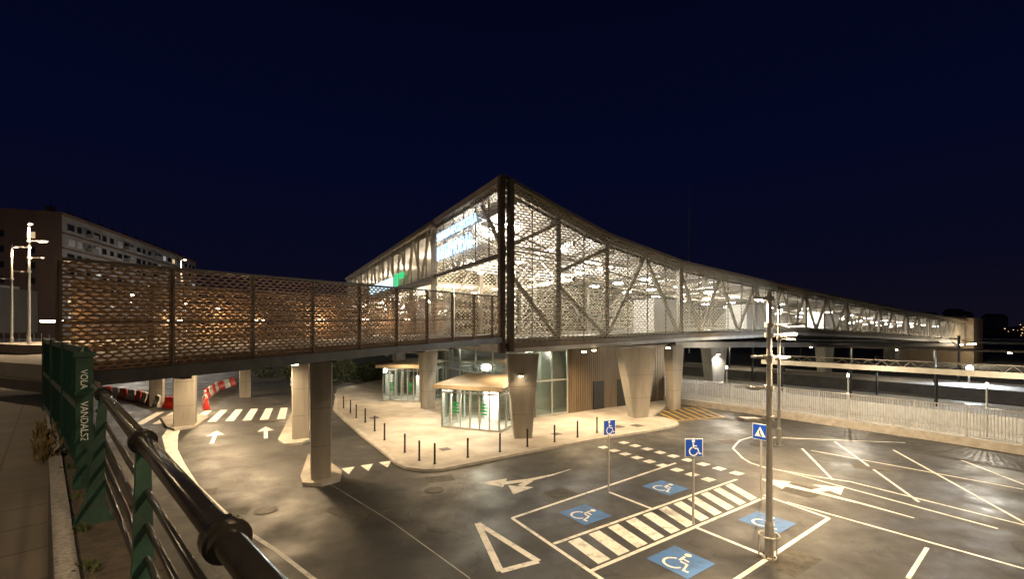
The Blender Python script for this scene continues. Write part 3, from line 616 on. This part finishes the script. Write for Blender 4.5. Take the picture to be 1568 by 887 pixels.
for Y in (2.2,3.8):
    c=Vector(rp(Y,0)); n_=Vector((dd.y,-dd.x,0)); k_=.0 if Y<3 else .06
    prof=[(4.61,.26,.10),(4.68,.20,.09),(4.82,.12,.07),(5.1,.08,.06),(5.4,.065,.055),(5.62,.055,.05)]
    for (z0,w0,d0),(z1,w1,d1) in zip(prof,prof[1:]):
        sh0=-k_*(5.62-z0); sh1=-k_*(5.62-z1)
        R_=lambda w,d,z,sh:[tuple(c+n_*(a_+sh)+dd*b_+Vector((0,0,z))) for a_,b_ in ((-w/2,-d/2),(w/2,-d/2),(w/2,d/2),(-w/2,d/2))]
        q.hexa(R_(w0,d0,z0,sh0),R_(w1,d1,z1,sh1),GREEN)
q.obj('cast_posts',rl)
gf=empty('green_metal_fence'); q=MB(); FA=Vector((-4.50,4.80)); FB=Vector((-9.2,9.0)); n=44
for i in range(n+1):
    t=i/n; p_=FA.lerp(FB,t); q.box((p_.x,p_.y,5.3),(.05,.014,1.26),GREEN,math.atan2(FB.y-FA.y,FB.x-FA.x)+.5)
for z in (4.72,5.35,5.98): q.beam((*FA,z),(*FB,z),.05,.07,GREEN)
for t in (.33,.66,1): p_=FA.lerp(FB,t); q.box((p_.x,p_.y,5.32),(.08,.08,1.42),GREEN,.8)
q.obj('panel',gf)
gp=empty('graffiti_post'); q=MB(); pc=(-4.32,4.62)
for z,h_,w_ in ((5.27,1.34,.13),(5.95,.05,.16),(5.55,.025,.145),(5.08,.025,.145),(4.66,.12,.17)): q.box((*pc,z),(w_,w_,h_),GREEN,.75)
q.cyl((*pc,5.975),(*pc,6.03),.05,.02,GREEN,10)
q.obj('post',gp)
nrm=Vector((.682,-.731,0)); 
for s_,z_,sz in (('VOLA',5.80,.075),('VANDALSZ',5.48,.08)):
    o=text(s_,(0,0,0),sz,GRAF,None,gp,'graffiti',.0004,off=.0); side_=Vector((.731,.682,0)); loc=Vector((*pc,z_))+nrm*.0675-side_*.028
    o.matrix_world=Matrix(((0,side_.x,nrm.x,loc.x),(0,side_.y,nrm.y,loc.y),(-1,0,0,loc.z),(0,0,0,1)))
def tuft(name,pts,m,h=.45,n=70,sp=.25):
    q=MB()
    for (x,y,z) in pts:
        for i in range(n):
            a_=random.uniform(0,6.28); r=random.random()**.7*sp; bx=x+r*math.cos(a_); by=y+r*math.sin(a_); hh=h*random.uniform(.3,1.); lx=random.uniform(-.18,.18)*hh*2; ly=random.uniform(-.18,.18)*hh*2; w=.008+.006*random.random()
            q.face([(bx-w,by,z),(bx+w,by,z),(bx+lx*.6+w*.6,by+ly*.6,z+hh*.7),(bx+lx*.6-w*.6,by+ly*.6,z+hh*.7)],m); q.face([(bx+lx*.6-w*2,by+ly*.6,z+hh*.65),(bx+lx*.6+w*2,by+ly*.6,z+hh*.7),(bx+lx,by+ly,z+hh)],m)
    q.obj(name)
tuft('weeds',[(-6.9,6.75,4.6),(-6.3,6.15,4.6),(-5.7,5.6,4.6)],WEED,.30,34,.12); tuft('weeds',[(ex0(y)-.58,y,4.6) for y in (3.0,3.6,4.3,5.2,5.8,6.3)],VEG,.09,20,.07)
def bush(name,blobs,m,n=900,sz=.16):
    q=MB()
    for x,y,z,r in blobs:
        for i in range(n):
            v=Vector((random.gauss(0,1),random.gauss(0,1),random.gauss(0,1))).normalized()*r*random.uniform(.55,1.05); v.z*=.7
            c=Vector((x,y,z))+v; a_=Vector((random.uniform(-1,1),random.uniform(-1,1),random.uniform(-1,1))).normalized()*sz; b_=a_.orthogonal().normalized()*sz*.6
            q.face([c-a_,c+b_,c+a_,c-b_],m)
    q.obj(name)
bush('bush',[(-20,54,1.2,2.),(-23,56,1.5,2.4),(-17,55,1.,1.8),(-27,58,1.4,2.4),(-32,60,1.5,2.6),(-14,57,1.3,2.)],VEG,700)
# ------------------------------------------------------------ bar fence by the railway
fe=empty('railway_bar_fence'); q=MB(); w=MB()
FP=[(9.5,44.5),(13.62,38.75),(16.67,34.72),(19.11,32.15),(21.33,28.93),(23.15,26.3),(25.32,22.6),(30,15)]
for a_,b_ in zip(FP,FP[1:]):
    a_=Vector(a_);b_=Vector(b_);L_=(b_-a_).length;d=(b_-a_)/L_
    w.beam((*a_,.2),(*b_,.2),.3,.5,KERB); q.beam((*a_,.55),(*b_,.55),.04,.05,FENCEM); q.beam((*a_,2.1),(*b_,2.1),.04,.05,FENCEM)
    k=int(L_/.13)
    for i in range(k): p_=a_+d*(i*.13); q.box((p_.x,p_.y,1.33),(.03,.05,1.62),FENCEM,math.atan2(d.y,d.x))
    for i in range(int(L_/2.2)+1): p_=a_+d*i*2.2; q.box((p_.x,p_.y,1.25),(.07,.09,1.85),FENCEM,math.atan2(d.y,d.x))
q.obj('bars',fe); w.obj('plinth',fe)
for x,y in ((17.6,37.5),(22.8,31),(26.6,25.6)):  # last one is a known lamp; first two are added to light fence and path
    b=MB(); b.cyl((x,y,-.05),(x,y,3.0),.05,.05,GALV,10); b.cyl((x,y,3.0),(x,y,3.15),.06,.06,E_WHITE,12); b.cyl((x,y,3.15),(x,y,3.2),.08,.08,GALV,12); b.obj('path_lamp') ; light('POINT',(x,y,3.5),480,(1,.90,.70),.08)
rw=MB(); d=Vector((-.57,.82)).normalized(); n_=Vector((.82,.57))
def rwp(off,t,z): p_=Vector((25.3,22.6))+n_*off+d*t; return (p_.x,p_.y,z)
def slab(o0,o1,t0,t1,z0,z1,m): rw.hexa([rwp(o0,t0,z0),rwp(o1,t0,z0),rwp(o1,t1,z0),rwp(o0,t1,z0)],[rwp(o0,t0,z1),rwp(o1,t0,z1),rwp(o1,t1,z1),rwp(o0,t1,z1)],m)
slab(.4,6,-40,90,-.05,.02,PLAZA)
slab(10,22,-60,120,-.05,.1,BALL); slab(30,46,-60,120,-.05,.1,BALL)
for o_ in (12,13.44,17,18.44,32,33.44,38,39.4): slab(o_,o_+.08,-60,120,.1,.26,GALV)
rw.obj('railway_track')
pf=empty('station_platform'); rw=MB(); slab(6.3,9.6,-30,70,-.05,.95,KERB); slab(23,29,-30,90,-.05,1.0,DARKC); rw.obj('slab',pf)
rw=MB(); slab(6.6,9.3,-16,16,3.35,3.5,BRONZE); slab(6.5,6.6,-16,16,3.25,3.62,CANOPY)
slab(6.52,6.58,-16,16,4.0,4.06,BRONZE)
for i in range(40):
    t=-16+i*.8; rw.beam(rwp(6.55,t,3.6),rwp(6.55,t+.4,4.0),.03,.03,BRONZE); rw.beam(rwp(6.55,t+.4,4.0),rwp(6.55,t+.8,3.6),.03,.03,BRONZE)
for t in range(-15,17,5): rw.beam(rwp(8,t,.95),rwp(8,t,3.35),.14,.14,DKMET)
slab(24.5,28,-6,60,4.2,4.35,BRONZE)
for t in range(-5,60,7): rw.beam(rwp(26,t,1),rwp(26,t,4.2),.16,.16,DKMET)
for o_ in (12.7,17.7,32.7): slab(o_,o_+.03,-60,120,5.2,5.23,DKMET)
rw.obj('canopy',pf)
for t in range(-4,60,8):
    b=MB(); c=rwp(26,t,4.1); b.box(c,(.9,.15,.05),E_WARM,.9); b.obj('canopy_light',pf)
    if t%16==12: light('POINT',(c[0],c[1],3.8),220,WRM,.15,pf)
for o_,t in ((20.5,-4),(20.5,24),(20.5,55),(29.6,8),(47,-10),(47,30)):
    b=MB(); c=rwp(o_,t,0); b.cyl(c,(c[0],c[1],6.6 if o_>40 else 5.6),.13,.1,DKMET,10); b.beam((c[0],c[1],5.3),(c[0]-2.4,c[1]-1.6,5.35),.07,.07,DKMET); b.beam((c[0],c[1],4.3),(c[0]-2.4,c[1]-1.6,5.2),.05,.05,DKMET); b.obj('catenary_mast')
# floodlight on a short pole at the platform end
b=MB(); b.cyl((44.6,44.6,.9),(44.6,44.6,2.5),.08,.08,GALV,8); b.cyl((44.5,44.45,2.45),(44.4,44.3,2.42),.24,.24,emit('floodlight_lens',(.85,.93,1),200),16); b.cyl((44.66,44.69,2.48),(44.52,44.48,2.46),.18,.26,GALV,16); b.obj('floodlight'); light('SPOT',(44.3,44.1,2.42),3200,(.85,.93,1),.2,None,150,(30,30,-2))
b=MB(); b.cyl((33.5,42,0),(33.5,42,3.6),.07,.07,DKMET,8); b.box((33.5,41.9,2.4),(.9,.3,.25),DKMET); b.box((33.5,41.9,3.4),(.4,.3,.8),DKMET); b.obj('railway_signal')
b=MB(); b.cyl((46.5,120,0),(46.5,120,45),.2,.08,GALV,8); b.obj('radio_mast')
# ------------------------------------------------------------ background: apartment block, hill, houses
ap=empty('apartment_block'); q=MB(); A=Vector((-88.6,90)); Bq=Vector((-106.6,154)); Cg=Vector((-104,84)); Dq=Bq+(Cg-A)
zt_=28.7
q.prism([tuple(A),tuple(Bq),tuple(Dq),tuple(Cg)],4.6,zt_,APT1)
d1=(Bq-A).normalized(); n1=Vector((d1.y,-d1.x)); 
q.prism([tuple(A+n1*.3-d1*.4),tuple(Bq+n1*.3),tuple(Dq-n1*.3),tuple(Cg-n1*.3-d1*.4)],zt_,zt_+.6,APT2)
dg1=(Cg-A).normalized(); ng=Vector((-dg1.y,dg1.x)); ng=ng if ng.dot(-d1)>0 else -ng
q.face([(*(A+ng*.05),4.6),(*(Cg+ng*.05),4.6),(*(Cg+ng*.05),zt_),(*(A+ng*.05),zt_)],APT2)
for fl_ in range(8):
    z=5.6+fl_*2.95
    q.beam((*(A+n1*.1),z-1.0),(*(Bq+n1*.1),z-1.0),.25,.22,APT2)
    for k in range(22):
        p_=A+d1*(1.6+k*2.95); wt=1.5 if k%3 else 2.1
        r_=random.random(); m_=E_SOFT if r_<.03 else (E_COOL if r_<.11 else (SHUT if r_<.36 else WDARK))
        q.beam((*(p_+n1*.06),z+.5),(*(p_+n1*.06+d1*wt),z+.5),.12,1.35,FRAMEW if r_<.7 else APT1); q.beam((*(p_+n1*.10),z+.5),(*(p_+n1*.10+d1*(wt-.16)),z+.5),.12,1.2,m_)
        if k%5==2:
            q.beam((*(p_+n1*.6),z-.1),(*(p_+n1*.6+d1*2.4),z-.1),1.1,.9,APT1)
for fl_ in range(7):
    for t in (4,8.5,12.5):
        p_=A+dg1*t+ng*.1; z=6.8+fl_*2.95; q.beam((*p_,z),(*(p_+dg1*1.2),z),.12,1.2,WDARK if (fl_,t)!=(6,4) else E_SOFT)
for k in range(12):
    p_=A+d1*(2+k*5.4)-n1*3; q.box((p_.x,p_.y,zt_+1.3),(1.2,1.,1.6),APT2,.3); q.cyl((p_.x,p_.y,zt_+2),(p_.x,p_.y,zt_+4.2),.05,.04,DKMET,6)
q.obj('block_walls_windows',ap)
for x,y,pw in ((-70,84,3600),(-80,112,3600),(-90,140,2600)):
    l_=MB(); l_.cyl((x,y,4.6),(x,y,12.5),.1,.08,GALV,8); l_.box((x,y,12.6),(.8,.3,.15),E_WARM); l_.obj('street_lamp'); light('POINT',(x,y,12.2),pw,(1,.88,.74),.4)
q=MB(); q.box((-68,58,8.6),(9,6,5.6),APT1,.2); q.box((-68,55,11.6),(9.6,7,.3),FRAMEW,.2)
for k in range(4): q.box((-71+k*2.1,54.7,7.4),(1.3,.15,2.6),E_SOFT if k%2 else FRAMEW,.2)
q.obj('low_building')
q=MB()
for i in range(30):
    x=-60+i*.9; q.box((x,49-.1*i,5.2),(.04,.04,1.2),GALV)
q.beam((-60,49,5.8),(-33,46,5.8),.05,.05,GALV); q.beam((-60,49,5.0),(-33,46,5.0),.05,.05,GALV); q.obj('site_fence')
hl=MB()
xs=[60+i*22 for i in range(40)]
def hz(x): return 14+16*math.exp(-((x-330)/90.)**2)+8*math.sin(x*.011)+2.*math.sin(x*.07)+1.2*math.sin(x*.19)
for a_,b_ in zip(xs,xs[1:]):
    hl.face([(a_,330,-1),(b_,330,-1),(b_,420,hz(b_)),(a_,420,hz(a_))],TERR); hl.face([(a_,420,hz(a_)),(b_,420,hz(b_)),(b_,560,-1),(a_,560,-1)],TERR)
hl.obj('hill')
tl=MB()
for i in range(130):
    x=random.uniform(330,620); t=random.random(); y=335+80*t; z=(hz(x)+1)*t*.9+1.0; r=random.uniform(.15,.42)
    tl.box((x,y,z),(r,r,r),E_TOWN)
tl.obj('town_lights')
for i in range(26):
    x=random.uniform(250,520); t=random.uniform(.05,.7); y=332+80*t; z=(hz(x)+1)*t; w_=random.uniform(7,14); h_=random.uniform(4,8)
    q=MB(); q.box((x,y-5,z+h_/2-1),(w_,8,h_),APT1,random.uniform(-.3,.3)); 
    q.hexa([(x-w_/2,y-9.2,z+h_-1),(x+w_/2,y-9.2,z+h_-1),(x+w_/2,y-.8,z+h_-1),(x-w_/2,y-.8,z+h_-1)],[(x-w_/2,y-5.2,z+h_+1.4),(x+w_/2,y-5.2,z+h_+1.4),(x+w_/2,y-4.8,z+h_+1.4),(x-w_/2,y-4.8,z+h_+1.4)],APT2)
    for k in range(3): q.box((x-w_/3+k*w_/3,y-9.3,z+h_*.4),(1.1,.2,1.3),E_SOFT if random.random()<.3 else WDARK)
    q.obj('house')
# ------------------------------------------------------------ world, moonlight
wd=D.worlds.new('World'); SC.world=wd; wd.use_nodes=True; nt=wd.node_tree; N=nt.nodes; L=nt.links
bg=N['Background']; sky=N.new('ShaderNodeTexSky'); sky.sky_type='NISHITA'; sky.sun_disc=False; sky.sun_elevation=math.radians(-4); sky.sun_rotation=math.radians(200)
tc=N.new('ShaderNodeTexCoord'); sp=N.new('ShaderNodeSeparateXYZ'); L.new(tc.outputs['Generated'],sp.inputs[0])
r=N.new('ShaderNodeValToRGB'); els=r.color_ramp.elements; els[0].position=0; els[0].color=(.0055,.0045,.010,1); els[1].position=.75; els[1].color=(.0006,.0013,.008,1)
e=els.new(.12); e.color=(.0028,.0030,.012,1); e=els.new(.32); e.color=(.0012,.0024,.015,1)
L.new(sp.outputs[2],r.inputs[0])
L.new(r.outputs[0],bg.inputs[0]); bg.inputs[1].default_value=1.
b2=N.new('ShaderNodeBackground'); L.new(sky.outputs[0],b2.inputs[0]); b2.inputs[1].default_value=.003
ad=N.new('ShaderNodeAddShader'); L.new(bg.outputs[0],ad.inputs[0]); L.new(b2.outputs[0],ad.inputs[1]); L.new(ad.outputs[0],N['World Output'].inputs[0])
su=D.lights.new('moon','SUN'); su.energy=.012; su.angle=.01; su.color=(.7,.8,1); so=D.objects.new('moon',su); SC.collection.objects.link(so); so.rotation_euler=(.7,.2,.5)
cam=D.cameras.new('camera'); cam.sensor_width=36; cam.lens=16.07; cam.shift_y=.0392; cam.clip_end=5000; cam.clip_start=.05
co=D.objects.new('camera',cam); SC.collection.objects.link(co); co.location=(0,0,EYE); co.rotation_euler=(math.pi/2,0,0); SC.camera=co
SC.view_settings.view_transform='Standard'; SC.view_settings.look='None'; SC.view_settings.exposure=0
